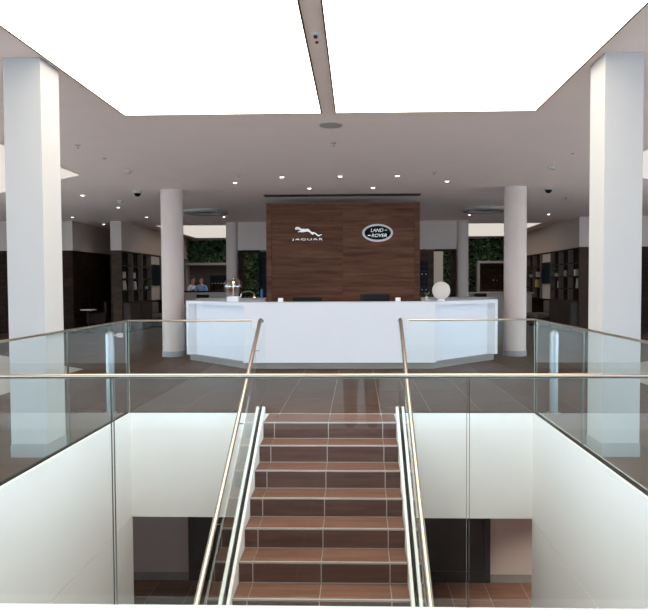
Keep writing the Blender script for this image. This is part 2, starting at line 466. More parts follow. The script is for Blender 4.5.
struct(B(-6, 6, -1.2, -1, LZ, FZ).build('wall_lower_front', 'taupe'), 'taupe front wall of the lower level', 'wall')
for i, (a, b) in enumerate(((-6, -2.5), (2.5, 6))):
    struct(B(a, b, LW-0.018, LW, LZ, LZ+0.13).build('baseboard_lower_%s' % ('left', 'right')[i], 'skirt'), 'grey skirting beside the dark doors', 'baseboard')
for i, (a, b, nm) in enumerate(((-2.5, -0.02, 'left'), (0.02, 2.5, 'right'))):
    d = struct(B(a, b, LW-0.045, LW-0.005, LZ+0.015, FZ-0.02).build('door_%d' % (i+1), 'door'), 'wide charcoal door leaf on the %s below the stair' % nm, 'door')
    f = MB()
    f.box(a, a+0.10, LW-0.06, LW-0.044, LZ+0.015, FZ-0.02); f.box(b-0.10, b, LW-0.06, LW-0.044, LZ+0.015, FZ-0.02)
    f.box(a+0.10, b-0.10, LW-0.06, LW-0.044, LZ+0.015, LZ+0.20); f.box(a+0.10, b-0.10, LW-0.06, LW-0.044, FZ-0.12, FZ-0.02)
    f.build('door_frame', 'door', d)
    hx = b-0.16 if i == 0 else a+0.16
    MB().tube([(hx, LW-0.062, LZ+0.98), (hx, LW-0.10, LZ+0.98), (hx, LW-0.10, LZ+1.22), (hx, LW-0.062, LZ+1.22)], 0.012, 8).build('door_handle', 'steel', d, True)

# ------------------------------------------------------------------ staircase
stair = struct(thing('staircase', 'straight stair of red brown tiles climbing to the reception level', 'staircase'))
core = MB()
yl = SD-GO*(NST-1)
prof = [(D1, -0.014), (SD-0.012, -0.014)]
for n in range(NST-1):
    y = SD-n*GO-0.012
    prof += [(y, -(n+1)*RISE-0.014), (y-GO, -(n+1)*RISE-0.014)]
prof = prof[:-1]+[(yl-0.012, -(NST-1)*RISE-0.014), (yl-0.012, LZ), (yl+0.5, LZ), (D1, -0.32*1-0.25)]
core.prism(prof, XL, XR, axis='x')
core.build('carcass', 'grout_light', stair)
cols = [(XL, -0.6), (-0.6, 0.0), (0.0, 0.6), (0.6, XR)]
JS = 0.005
for a, b in cols:                                       # landing strip
    tile_obj(a+JS, b-JS, SD+0.012, D1-J, -0.014, 0.0, 'stair_tile', stair, 'tread_tile')
for n in range(NST):
    y = SD-n*GO
    zt = -n*RISE
    for a, b in cols:
        if n < NST-1:
            tile_obj(a+JS, b-JS, y-GO+0.014, y-0.012-0.010, zt-RISE-0.014, zt-RISE, 'stair_tile', stair, 'tread_tile')
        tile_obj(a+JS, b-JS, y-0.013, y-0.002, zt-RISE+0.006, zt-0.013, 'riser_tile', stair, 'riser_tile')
    B(XL, XR, y-0.004, y+0.013, zt-0.013, zt+0.001).build('nosing_strip', 'nosing', stair)
for s in (-1, 1):
    # white stringer, black gasket and outer shoe that hold the stair glass
    def sl(y): return -(SD-y)*SLOPE
    y_a, y_b = 7.02, yl-0.1
    e0 = XR if s > 0 else -XL
    for nm, xa, xb, dz, mat in (('stringer', e0, e0+0.026, 0.085, 'white'), ('gasket', e0+0.026, e0+0.042, 0.066, 'gasket'), ('outer_shoe', e0+0.064, e0+0.095, 0.085, 'white')):
        zb = -0.34
        MB().prism([(y_a, 0.012), (y_a, min(0.13, sl(y_a)+dz)), (y_a-0.05, sl(y_a-0.05)+dz), (y_b, max(LZ, sl(y_b)+dz)), (y_b, LZ), (y_b+0.35, LZ), (D1-0.01, sl(D1)-0.62), (D1-0.01, -0.06), (y_a, -0.06)], s*xa, s*xb, axis='x').build(nm, mat, stair)

# ------------------------------------------------------------------ glass balustrades
def glass_x(parent, x0, x1, y, z0, z1, dark=True):      # pane running along x
    m = MB().box(x0, x1, y-0.009, y+0.009, z0, z1)
    m.mi = [1, 1, 0, 0, 2, 2] if dark else [1, 1, 0, 0, 1, 1]
    return m.build('glass_panel', ['glass', 'edge', 'edge_dark'], parent)
def glass_y(parent, x, y0, y1, z0, z1):
    m = MB().box(x-0.009, x+0.009, y0, y1, z0, z1)
    m.mi = [1, 1, 2, 2, 0, 0]
    return m.build('glass_panel', ['glass', 'edge', 'edge_dark'], parent)
RH = 1.105
g = 'glass balustrades round the stair well'
t = thing('glass_balustrade', 'nearest glass balustrade with flat steel handrail across the whole view', 'balustrade', (0, D0, 0), 0, g)
for a, b in ((-2.36, -0.842), (-0.830, 0.830), (0.842, 2.36)): glass_x(t, a, b, 0, 0.006, RH-0.012)
MB().tube([(-2.43, 0, RH), (2.43, 0, RH)], 0.0105, 16).build('handrail', 'rail', t, True)
B(-2.36, 2.36, -0.030, -0.0095, 0.006, 0.014).build('glazing_bead', 'white', t)
for s, nm in ((-1, 'left'), (1, 'right')):
    t = thing('glass_balustrade', 'glass balustrade along the %s edge of the stair well' % nm, 'balustrade', (s*2.413, D0, 0), 0, g)
    L = D1-D0
    for a, b in ((0.05, 1.45), (1.46, 2.90), (2.91, L)): glass_y(t, 0, a, b, 0.004, RH-0.012)
    MB().tube([(0, 0.03, RH-0.002), (0, L+0.05, RH-0.002)], 0.010, 16).build('handrail', 'rail', t, True)
    B(-0.020, -0.0095, 0.05, L, 0.006, 0.022).build('gasket', 'gasket', t)
    B(0.0095, 0.016, 0.05, L, 0.006, 0.022).build('gasket', 'gasket', t)
    t = thing('glass_balustrade', 'short glass balustrade at the far well edge %s of the stair head' % nm, 'balustrade', (0, D1+0.045, 0), 0, g)
    x0, x1 = s*2.400, s*0.885
    m = MB().prism([(x0, 0.004), (x1, 0.004), (x1, RH-0.10), (s*0.93, RH-0.10), (s*0.93, RH-0.012), (x0, RH-0.012)], -0.009, 0.009, axis='y')
    m.mi = [0, 0]+[1]*6
    m.build('glass_panel', ['glass', 'edge'], t)
    MB().tube([(x0, 0, RH-0.002), (s*0.93, 0, RH-0.002)], 0.0115, 16).build('handrail', 'rail', t, True)
    B(x0, x1, -0.026, -0.0095, 0.006, 0.012).build('gasket', 'gasket', t)
    B(x0, x1, 0.0095, 0.026, 0.006, 0.012).build('gasket', 'gasket', t)
    # stair balustrade
    e0 = XR if s > 0 else -XL
    hx = s*(0.838-e0-0.053)
    t = thing('stair_balustrade', 'sloping glass balustrade with round steel handrail on the %s of the stair' % nm, 'balustrade', (s*(e0+0.053), SD, 0), 0, 'stair balustrades')
    ya, yb = D1+0.10, yl+0.05
    hz = lambda y: 1.09-(7.42-y)*SLOPE            # handrail line
    seam = [ya, 5.75, 4.30, 2.85, yb]
    for i in range(4):
        p, q = seam[i]-(0.005 if i else 0), seam[i+1]+0.005
        tp, bt = (lambda y: min(1.075, hz(y)-0.02)), (lambda y: max(LZ+0.02, min(0.004, sl(y)-0.08)))
        top = [(p-SD, tp(p))] + ([(7.36-SD, tp(7.36))] if i == 0 else []) + [(q-SD, tp(q))]
        bot = [(q-SD, bt(q))] + ([(7.0-SD, bt(7.0))] if i == 0 else []) + [(p-SD, bt(p))]
        poly = top+bot
        m = MB().prism(poly, -0.009, 0.009, axis='x')
        m.build('glass_panel', 'glass', t)
    MB().tube([(hx, 7.56-SD, 1.085), (hx, 7.47-SD, 1.10), (hx, 7.40-SD, 1.09), (hx, 7.34-SD, hz(7.34))]+[(hx, yb-SD, hz(yb))], 0.022, 14).build('handrail', 'rail', t, True)
    MB().tube([(hx, 7.56-SD, 1.085), (hx, 7.575-SD, 1.083)], 0.0225, 14).build('end_cap', 'black', t, True)
    for y in (7.0, 6.0, 5.0, 4.0, 3.0, 2.0):
        MB().tube([(s*0.009, y-SD, hz(y)-0.055), (hx, y-SD, hz(y)-0.055), (hx, y-SD, hz(y)-0.015)], 0.006, 8).build('rail_bracket', 'steel', t, True)

# steel bollards just outside the far well corners
for s, nm in ((-1, 'left'), (1, 'right')):
    t = thing('steel_bollard', 'slim round topped steel post behind the glass by the far %s well corner' % nm, 'post', (s*2.63, 7.36, 0), 0, 'steel posts at the well corners')
    pr = [(0.0, 0.0), (0.05, 0.0)] + [(0.05, 0.93)] + [(0.05*math.cos(a), 0.93+0.05*math.sin(a)) for a in (0.4, 0.8, 1.2)] + [(0, 0.98)]
    MB().lathe(pr, 20).build('post', 'satin', t, True)
    MB().lathe([(0, 0), (0.085, 0), (0.085, 0.008), (0.06, 0.014), (0.05, 0.014)], 24).build('base_plate', 'steel', t, True)
    if s > 0: continue
    a = MB().tube([(0.045, 0, 0.93), (0.10, 0, 0.93)], 0.012, 10)
    a.box(0.09, 0.155, -0.012, 0.012, 0.905, 0.955)
    a.build('arm', 'mauve', t)

# ------------------------------------------------------------------ square pillars, round columns
for s, nm, dp, px in ((-1, 'left', 5.43, -2.594), (1, 'right', 5.50, 2.632)):
    t = thing('square_pillar', 'white square pillar on the %s of the stair well' % nm, 'pillar', (px, dp+0.17, 0), 0, 'square pillars')
    B(-0.166, 0.166, -0.17, 0.17, 0.12, HC).build('shaft', 'pillar', t, bevel=0.004)
    B(-0.169, 0.169, -0.178, 0.178, 0.001, 0.12).build('plinth', 'skirt', t, bevel=0.002)
for s, nm in ((-1, 'left'), (1, 'right')):
    t = thing('round_column', 'pale round column beside the %s end of the reception desk' % nm, 'column', (s*3.61+0.025, 13.17, 0), 0, 'front round columns')
    MB().lathe([(0.23, 0.12), (0.23, HC)], 40).build('shaft', 'column', t, True)
    MB().lathe([(0, 0.004), (0.242, 0.004), (0.242, 0.12), (0.0, 0.12)], 40).build('plinth', 'skirt', t, True)
    t = thing('round_column', 'grey round column at the %s end of the far bulkhead' % nm, 'column', (s*3.69, 20.15, 0), 0, 'far round columns')
    MB().lathe([(0.21, 0.12), (0.21, HC)], 32).build('shaft', 'wallgrey', t, True)
    MB().lathe([(0, 0.004), (0.222, 0.004), (0.222, 0.12), (0.0, 0.12)], 32).build('plinth', 'skirt', t, True)

# ------------------------------------------------------------------ reception desk
def offs_path(tt, e=0.0):
    """desk outline moved inwards by tt; wing ends pulled in by e"""
    A, Bp = Vector((-3.13, 12.52)), Vector((-1.70, 11.12))
    d = (A-Bp).normalized(); n = Vector((-d.y*-1, d.x*-1)) if False else Vector((d.y, -d.x))
    if n.y < 0: n = -n
    k = (tt-tt*n.y)/n.x
    A2 = A+n*tt-d*e
    B2 = Vector((Bp.x+k, Bp.y+tt))
    return [A2, B2, Vector((-B2.x, B2.y)), Vector((-A2.x, A2.y))]
def ribbon(t0, t1, z0, z1, segs=(0, 1, 2), e=0.0):
    p, q = offs_path(t0, e), offs_path(t1, e)
    m = MB()
    for i in segs: m.prism([tuple(p[i]), tuple(p[i+1]), tuple(q[i+1]), tuple(q[i])], z0, z1)
    return m
desk = thing('reception_desk', 'long white reception desk with angled wings below the wooden back panel', 'desk')
ribbon(0.0, 0.45, 1.135, 1.20).build('countertop', 'solid', desk)
ribbon(0.002, 0.08, 0.115, 1.135, (1,)).build('front_panel', 'solid', desk)
ribbon(0.14, 0.18, 0.115, 1.135, (0,)).build('wing_panel', 'solid', desk)
ribbon(0.14, 0.18, 0.115, 1.135, (2,)).build('wing_panel', 'solid', desk)
ribbon(0.05, 0.07, 0.0, 0.115, (1,), 0.04).build('kick_plate', 'kick', desk)
ribbon(0.055, 0.16, 0.0, 0.115, (0,), 0.04).build('kick_plate', 'kick', desk)
ribbon(0.055, 0.16, 0.0, 0.115, (2,), 0.04).build('kick_plate', 'kick', desk)
A, Bp = offs_path(0.0)[:2]
Ai, Bi = offs_path(0.45)[:2]
dd = (Bp-A).normalized()
nn = (Ai-A).normalized()
for s in (-1, 1):
    c = [A, A+dd*0.09, A+dd*0.15+nn*0.14, Ai+dd*0.15, Ai]
    MB().prism([(-s*p.x, p.y) for p in c], 0.115, 1.135).build('end_post', 'solid', desk)
    c = [Bp, Bp-dd*0.05, Bp-dd*0.05+nn*0.15, Vector((Bp.x+0.06, Bp.y+0.15)), Vector((Bp.x+0.0, Bp.y+0.002))]
    MB().prism([(-s*p.x, p.y) for p in c], 0.115, 1.135).build('corner_post', 'solid', desk)
ribbon(0.42, 1.10, 0.70, 0.74).build('work_surface', 'solid', desk)

def ctop(px_x, t=0.2):
    return px_x
# things on the desk
z = 1.2005
def globe(r, n=20): return [(r*math.sin(PI*i/n), -r*math.cos(PI*i/n)) for i in range(n+1)]
t = thing('glass_globe_lamp', 'clear bubble glass globe lamp on a white block at the left of the desk', 'lamp', (-2.00, 11.68, z))
B(-0.11, 0.11, -0.09, 0.09, 0, 0.10).build('base_block', 'solid', t, bevel=0.006)
MB().lathe(globe(0.182, 24), 32, (0, 0, 0.285)).build('globe', 'bubble', t, True)
MB().lathe(globe(0.150, 16), 28, (0, 0, 0.285)).build('inner_globe', 'bubble', t, True)
MB().lathe([(0, 0.10), (0.03, 0.10), (0.010, 0.16), (0.010, 0.34), (0, 0.34)], 14).build('lamp_holder', 'steel', t, True)
MB().lathe(globe(0.022, 8), 12, (0, 0, 0.362)).build('bulb', 'bulb', t, True)
t = thing('white_globe_lamp', 'glowing white ball lamp standing at the right end of the desk', 'lamp', (1.885, 11.62, z))
MB().lathe(globe(0.166, 24), 36, (0, 0, 0.195)).build('globe', 'globe', t, True)
MB().lathe([(0, 0), (0.075, 0), (0.075, 0.02), (0.05, 0.042), (0, 0.042)], 28).build('base', 'solid', t, True)

def monitor(x, y, zc, label, w=0.56, h=0.34):
    t = thing('computer_monitor', label, 'monitor', (x, y, 0.7405), 0, 'monitors behind the desk')
    B(-0.12, 0.12, -0.09, 0.09, 0, 0.012).build('stand_base', 'black', t, bevel=0.003)
    B(-0.03, 0.03, -0.012, 0.012, 0.012, zc-0.7405).build('stand_post', 'black', t)
    B(-w/2, w/2, -0.045, -0.012, zc-0.7405-h/2, zc-0.7405+h/2).build('casing', 'black', t, bevel=0.005)
    B(-w/2+0.02, w/2-0.02, -0.012, -0.009, zc-0.7405-h/2+0.02, zc-0.7405+h/2-0.02).build('screen', 'screen', t)
    return t
monitor(-0.635, 12.0, 1.10, 'low black monitor back peeking over the desk below the cat emblem')
m2 = monitor(0.665, 12.0, 1.155, 'taller black monitor back over the desk below the oval badge')
fr = MB()
fr.box(-0.24, 0.24, -0.049, -0.045, 0.44, 0.452); fr.box(-0.25, -0.24, -0.049, -0.045, 0.36, 0.58)
fr.build('rear_vent', 'cabgrey', m2)
for x, lab in ((-1.075, 'small white card holder on the desk near the left monitor'), (1.07, 'small white card holder on the desk near the right monitor')):
    t = thing('card_holder', lab, 'card holder', (x, 11.38, z), 0, 'card holders on the desk')
    MB().prism([(-0.03, 0), (0.03, 0), (0.012, 0.072), (0.002, 0.072)], -0.045, 0.045, axis='x').build('card', 'paper', t)
    B(-0.05, 0.05, -0.04, 0.04, 0, 0.006).build('foot', 'solid', t)
t = thing('flower_vase', 'tiny glass vase with green sprig left of the white ball lamp', 'vase', (1.60, 11.50, z))
MB().lathe([(0, 0), (0.03, 0), (0.036, 0.04), (0.02, 0.08), (0.026, 0.09)], 16).build('vessel', 'mauve', t, True)
sp = MB()
for i in range(9):
    a = i*2.4; r = 0.02+0.004*i
    sp.tube([(0, 0, 0.07), (r*math.cos(a), r*math.sin(a), 0.12+0.004*i)], 0.005, 5)
    sp.lathe(globe(0.012, 4), 6, (r*math.cos(a), r*math.sin(a), 0.125+0.004*i))
sp.build('sprig', 'leaf', t)

# side counters behind the desk
for s, nm in ((-1, 'left'), (1, 'right')):
    t = thing('side_counter', 'low grey counter ledge behind the desk %s of the wooden panel' % nm, 'counter', (s*2.62, 14.75, 0), 0, 'ledges behind the desk')
    B(-0.80, 0.80, -0.22, 0.22, 0.08, 1.16).build('body', 'counter', t)
    B(-0.82, 0.82, -0.24, 0.24, 1.16, 1.20).build('top', 'mauve', t, bevel=0.004)
    B(-0.78, 0.78, -0.18, 0.20, 0.0, 0.08).build('kick_plate', 'kick', t)
t = thing('arc_desk_lamp', 'small curved desk lamp with warm bulb beside the glass globe', 'lamp', (-2.42, 14.7, 1.2005))
MB().lathe([(0, 0), (0.07, 0), (0.07, 0.015), (0, 0.02)], 20).build('base', 'black', t, True)
pts = [(0, 0, 0.015)]+[(0.16-0.16*math.cos(a), 0, 0.06+0.10*math.sin(a)) for a in [i*PI/10 for i in range(11)]]
MB().tube(pts, 0.014, 8).build('arm', 'steel', t, True)
MB().lathe([(0.05, 0.0), (0.02, 0.05), (0, 0.055)], 16, (0.32, 0, 0.02)).build('shade', 'steel', t, True)
MB().lathe(globe(0.026, 8), 12, (0.32, 0, 0.03)).build('bulb', 'bulb', t, True)
t = thing('water_bottle', 'blue water bottle on the ledge at the left edge of the wooden panel', 'bottle', (-1.93, 14.75, 1.2005))
MB().lathe([(0, 0), (0.035, 0), (0.036, 0.17), (0.018, 0.21), (0.015, 0.215)], 16).build('body', 'bluebottle', t, True)
MB().lathe([(0.02, 0.213), (0.02, 0.24), (0, 0.24)], 14).build('cap', 'black', t, True)

# ------------------------------------------------------------------ wooden back panel with emblems
t = thing('wooden_back_panel', 'tall walnut feature wall with horizontal grain behind the reception desk', 'wall panel', (0, 14.5, 0))
PW, PH = 1.78, 3.39
B(-PW, PW, 0.03, 0.45, 0, PH).build('carcass', 'walnut', t)
FWD = 0.115
B(-PW, -PW+FWD, -0.006, 0.03, 0, PH).build('frame_post', 'walnut', t)
B(PW-FWD, PW, -0.006, 0.03, 0, PH).build('frame_post', 'walnut', t)
B(-PW+FWD, PW-FWD, -0.006, 0.03, PH-FWD, PH).build('frame_top', 'walnut', t)
for a, b in ((-PW+FWD+0.006, -0.004), (0.004, PW-FWD-0.006)):
    B(a, b, 0.004, 0.03, 0, PH-FWD-0.006).build('veneer_panel', 'walnut', t)

def text_mesh(s, name, mat, parent, width, height, loc, shear=0.0, depth=0.012, space=1.0):
    cu = bpy.data.curves.new(name, 'FONT'); cu.body = s
    cu.extrude = 0.5; cu.shear = shear; cu.space_character = space
    tmp = bpy.data.objects.new('tmp', cu); COL.objects.link(tmp)
    dg = bpy.context.evaluated_depsgraph_get()
    me = bpy.data.meshes.new_from_object(tmp.evaluated_get(dg))
    bpy.data.objects.remove(tmp)
    xs = [v.co.x for v in me.vertices]; ys = [v.co.y for v in me.vertices]
    x0, x1, y0, y1 = min(xs), max(xs), min(ys), max(ys)
    for v in me.vertices:
        x = (v.co.x-x0)/(x1-x0)*width; zz = (v.co.y-y0)/(y1-y0)*height
        v.co = (x, -v.co.z*depth, zz)
    me.materials.clear(); me.materials.append(M[mat]); me.name = name
    o = bpy.data.objects.new(name, me); COL.objects.link(o); o.parent = parent; o.location = loc
    return o
t = thing('leaping_cat_emblem', 'chrome leaping cat emblem over JAGUAR lettering on the left of the walnut wall', 'emblem', (-0.82, 14.485, 2.52))
cat = [(138, 128), (146, 112), (165, 103), (190, 106), (210, 116), (226, 132), (246, 134), (262, 128), (290, 138), (312, 128), (334, 136), (350, 152),
       (366, 170), (386, 186), (402, 178), (424, 184), (446, 202), (474, 224), (500, 216), (528, 206), (520, 220), (496, 232), (474, 242), (448, 226), (424, 204), (406, 200),
       (400, 214), (384, 216), (362, 198), (344, 182), (322, 170), (296, 172), (272, 178), (246, 182), (220, 178), (196, 176), (178, 186), (180, 172), (202, 162), (222, 160), (206, 148), (188, 140), (164, 140), (148, 148)]
k = 0.001614
MB().prism([((x-315)*k, (2.85-2.52)-(y-101)*k) for x, y in cat], -0.02, 0.012, axis='y').build('leaping_cat', 'chrome', t)
text_mesh('JAGUAR', 'lettering', 'chrome', t, 0.72, 0.062, (-0.36, 0.0, 0.0), space=1.25, depth=0.02)
t = thing('oval_badge', 'silver rimmed dark oval badge reading LAND ROVER on the right of the walnut wall', 'badge', (0.805, 14.50, 2.695))
def oval(a, b, n=48): return [(a*math.cos(2*PI*i/n), b*math.sin(2*PI*i/n)) for i in range(n)]
MB().prism(oval(0.355, 0.205), -0.040, 0.003, axis='y').build('rim', 'badge_rim', t)
MB().prism(oval(0.305, 0.160), -0.046, -0.038, axis='y').build('field', plain('badge_green', (0.004, 0.012, 0.009), 0.6, var=0.1, spec=0.05), t)
text_mesh('LAND', 'lettering', 'chrome', t, 0.29, 0.078, (-0.16, -0.048, 0.022), shear=0.25, depth=0.012)
text_mesh('ROVER', 'lettering', 'chrome', t, 0.35, 0.078, (-0.14, -0.048, -0.098), shear=0.25, depth=0.012)
B(-0.225, -0.165, -0.054, -0.046, -0.066, -0.048).build('dash', 'chrome', t)
B(0.165, 0.215, -0.054, -0.046, 0.055, 0.070).build('dash', 'chrome', t)

# ------------------------------------------------------------------ bulkhead and doorways behind
struct(B(-3.5, 3.5, 20.0, 20.25, 2.61, HC).build('wall_bulkhead', 'wallgrey'), 'pale bulkhead wall behind the walnut wall', 'wall')
struct(B(-2.42, 2.42, 20.0, 20.25, 0, 2.61).build('wall_core', 'wallgrey'), 'core wall behind the walnut wall', 'wall')
for s, nm in ((-1, 'left'), (1, 'right')):
    d = struct(thing('door_%d' % (3 if s < 0 else 4), 'dark timber framed opening under the %s half of the bulkhead' % nm, 'door frame', (0, 0, 0)))
    B(s*3.34, s*3.48, 19.97, 20.25, 0, 2.61).build('door_frame', 'darkwood', d)
    B(s*2.80, s*3.34, 19.97, 20.25, 2.55, 2.61).build('door_frame', 'darkwood', d)
    B(s*2.42, s*2.50, 19.97, 20.25, 0, 2.61).build('door_frame', 'darkwood', d)
# bottle and picture grids beside the panel
t = thing('display_grid', 'dark navy grid of small frames on a wooden leaf right of the walnut wall', 'display', (2.52, 19.95, 0))
B(-0.20, 0.25, -0.02, 0.02, 0, 2.60).build('backing', 'shelfwood', t)
for i in range(2):
    for j in range(6):
        B(-0.185+i*0.13, -0.185+i*0.13+0.115, -0.035, -0.02, 1.25+j*0.165, 1.25+j*0.165+0.145).build('frame_tile', 'navy', t)
        if j in (0, 3): B(-0.14+i*0.13, -0.11+i*0.13, -0.038, -0.035, 1.31+j*0.165, 1.335+j*0.165).build('spot', 'paper', t)
t = thing('dark_shelf_tower', 'narrow navy shelf tower at the left edge of the walnut wall', 'shelf', (-2.62, 19.9, 0))
B(-0.16, 0.16, 0.0, 0.03, 0, 2.55).build('backing', 'navy', t)
for x in (-0.17, 0.15): B(x, x+0.02, -0.12, 0.03, 0, 2.55).build('side_panel', 'black', t)
for j in range(8): B(-0.15, 0.15, -0.12, 0.0, 0.3+j*0.30, 0.32+j*0.30).build('shelf', 'navy', t)
struct(B(3.55, 3.95, 26.4, 26.6, 0, HC).build('wall_pier', 'beige'), 'pale pier in front of the green wall seen through the right opening', 'wall')

# ------------------------------------------------------------------ green walls (planted)
def green_wall(rects, label, leaves, y=27.1):
    t = thing('green_wall', label, 'green wall', (0, y, 0), 0, 'planted walls behind the bar')
    bk, lf = MB(), MB()
    tot = sum((b-a)*(d-c) for a, b, c, d in rects)
    for a, b, c, d in rects:
        bk.box(a, b, 0, 0.06, c, d)
        for i in range(int(leaves*(b-a)*(d-c)/tot)):
            p = Vector((random.uniform(a, b), random.uniform(-0.14, -0.01), random.uniform(c, d)))
            L, W = random.uniform(0.10, 0.20), random.uniform(0.035, 0.065)
            ax = Vector((random.gauss(0, 0.7), random.gauss(-0.5, 0.35), random.gauss(-0.5, 0.6))).normalized()
            sd = ax.cross(Vector((random.gauss(0, 1), random.gauss(0, 1), random.gauss(0, 1)))).normalized()*W
            up_ = ax.cross(sd).normalized()*0.012
            lf.add([p, p+ax*L*0.5+sd+up_, p+ax*L, p+ax*L*0.5-sd+up_], [(0, 1, 2, 3)])
    bk.build('backing', 'moss', t)
    o = lf.build('foliage', 'leaf', t); o['kind'] = 'stuff'
green_wall([(-7.0, -4.86, 2.46, 3.42), (-4.86, -2.6, 1.0, 3.42)], 'planted green leaf wall left of the walnut wall', 4200)
green_wall([(2.6, 5.55, 1.0, 3.42), (5.55, 7.0, 2.46, 3.42)], 'planted green leaf wall right of the walnut wall', 4200)

# bar niche on the left, cabinet wall on the right
t = thing('bar_niche', 'brown bar niche with pale shelf under the left green wall', 'niche', (-5.93, 27.15, 0))
B(-1.07, 1.07, -0.03, 0.03, 0, 2.30).build('back_panel', plain('brown_bar_wall', (0.115, 0.078, 0.060), 0.7), t)
B(-1.09, 1.09, -0.55, 0.03, 2.34, 2.44).build('canopy', 'mauve', t)
B(-1.07, 1.07, -0.50, -0.03, 2.30, 2.34).build('canopy_soffit', plain('red_brown_soffit', (0.16, 0.035, 0.022), 0.6), t)
B(-1.09, -1.05, -0.5, -0.03, 0, 2.30).build('side_panel', 'mauve', t)
t = thing('coffee_machine', 'wide black coffee machine in the bar niche right of the two staff', 'coffee machine', (-5.55, 26.85, 1.05))
B(-0.42, 0.42, -0.2, 0.2, 0.46, 0.85).build('body', 'black', t, bevel=0.01)
B(-0.42, 0.42, -0.2, 0.2, 0.0, 0.10).build('drip_tray', 'black', t, bevel=0.005)
B(-0.42, -0.34, -0.2, 0.2, 0.10, 0.46).build('leg', 'black', t)
B(0.34, 0.42, -0.2, 0.2, 0.10, 0.46).build('leg', 'black', t)
for i in range(6): B(-0.36+i*0.13, -0.31+i*0.13, -0.205, -0.2, 0.49, 0.52).build('button', 'paper', t)
t = thing('back_bar', 'low back bar unit in the niche behind the two staff', 'cabinet', (-5.95, 26.80, 0))
B(-1.0, 1.0, -0.26, 0.26, 0.08, 1.01).build('body', 'shelfwood', t)
B(-1.02, 1.02, -0.27, 0.27, 1.01, 1.05).build('top', 'shelfwood', t)
B(-0.98, 0.98, -0.22, 0.24, 0, 0.08).build('kick_plate', 'kick', t)
t = thing('wall_cabinet', 'dark wall unit with pale frame set in the right green wall', 'cabinet', (6.25, 27.0, 0))
B(-0.72, 0.72, -0.04, 0.06, 1.15, 2.36).build('back_panel', 'shelfwood', t)
B(-0.80, 0.80, -0.35, 0.06, 2.36, 2.46).build('canopy', 'mauve', t)
B(-0.80, -0.70, -0.30, 0.06, 1.05, 2.36).build('side_panel', 'mauve', t)
B(0.70, 0.80, -0.30, 0.06, 1.05, 2.36).build('side_panel', 'mauve', t)
for a, b, x in ((-0.58, -0.01, -0.10), (0.01, 0.58, 0.05)):
    d = B(a, b, -0.07, -0.04, 1.25, 2.25).build('door', 'darkwood', t)
    B(x, x+0.05, -0.085, -0.07, 1.62, 1.66).build('handle', 'chrome', d)
B(-0.80, 0.80, -0.30, -0.04, 1.05, 1.15).build('ledge', 'mauve', t)

# bar counters
for s, x, h, lab in ((-1, -5.45, 1.27, 'long grey bar counter in front of the two staff'), (1, 5.45, 1.17, 'long grey bar counter below the right green wall')):
    t = thing('bar_counter', lab, 'counter', (x, 23.7, 0), 0, 'bar counters')
    B(-1.40, 1.40, -0.25, 0.25, 0.10, h-0.05).build('body', 'counter', t)
    B(-1.45, 1.45, -0.32, 0.30, h-0.05, h).build('top', 'darkwood' if s < 0 else 'mauve', t, bevel=0.005)
    B(-1.38, 1.38, -0.20, 0.25, 0, 0.10).build('kick_plate', 'kick', t)

def bar_stool(x, y, lab):
    t = thing('bar_stool', lab, 'stool', (x, y, 0), PI, 'bar stools at the counters')
    B(-0.21, 0.21, -0.21, 0.20, 0.66, 0.75).build('seat', 'creamleather', t, bevel=0.02)
    B(-0.22, 0.22, 0.17, 0.24, 0.78, 1.16).build('backrest', 'brownleather', t, bevel=0.02)
    for a in (-1, 1):
        for b in (-1, 1):
            MB().tube([(a*0.17, b*0.16, 0.66), (a*0.21, b*0.20, 0.0)], 0.016, 8).build('leg', 'black', t, True)
        B(a*0.19, a*0.17, 0.18, 0.21, 0.70, 0.80).build('back_bracket', 'black', t)
    B(-0.19, 0.19, -0.20, -0.18, 0.24, 0.26).build('foot_rest', 'black', t)
bar_stool(-5.18, 22.35, 'brown bar stool in front of the staff counter, right one of two')
bar_stool(-6.05, 22.35, 'brown bar stool in front of the staff counter, half hidden by the front column')
bar_stool(4.68, 22.35, 'brown bar stool at the right counter under the wall cabinet')

# ------------------------------------------------------------------ side walls, bookcases, alcoves
def plant(x, y, z, h, label):
    t = thing('potted_plant', label, 'plant', (x, y, z), 0, 'plants on the bookcases')
    MB().lathe([(0, 0), (0.05, 0), (0.065, 0.11), (0.055, 0.11), (0.0, 0.10)], 16).build('pot', 'mauve', t, True)
    m = MB()
    for i in range(70):
        a, e = random.uniform(0, 2*PI), random.uniform(0.1, 1.4)
        d = Vector((math.cos(a)*math.cos(e), math.sin(a)*math.cos(e), math.sin(e)))
        p = Vector((0, 0, 0.1))+d*random.uniform(0.08, h)
        p.x = max(-0.03, min(0.03, p.x)); p.z = min(p.z, 0.27)
        sd = d.cross(Vector((random.random(), random.random(), 1))).normalized()*0.022
        m.add([p, p+d*0.05+sd, p+d*0.10-Vector((0, 0, 0.02)), p+d*0.05-sd], [(0, 1, 2, 3)])
        if i % 5 == 0: m.tube([(0, 0, 0.09), tuple(p)], 0.003, 4)
    o = m.build('foliage', 'leaf', t); o['kind'] = 'stuff'
def book(x, y, z, w, h, d, tilt, mat, label, grp='books on the bookcases'):
    """w along the shelf, d into it; leans along y"""
    t = thing('book', label, 'book', (x, y, z+w/2*abs(math.sin(tilt))+0.002), 0, grp)
    t.rotation_euler = (tilt, 0, 0)
    B(-d/2, d/2, -w/2, -w/2+0.005, 0, h).build('cover', mat, t)
    B(-d/2, d/2, w/2-0.005, w/2, 0, h).build('cover', mat, t)
    B(-d/2+0.005, d/2-0.005, -w/2+0.005, w/2-0.005, 0.004, h-0.004).build('pages', 'paper', t)

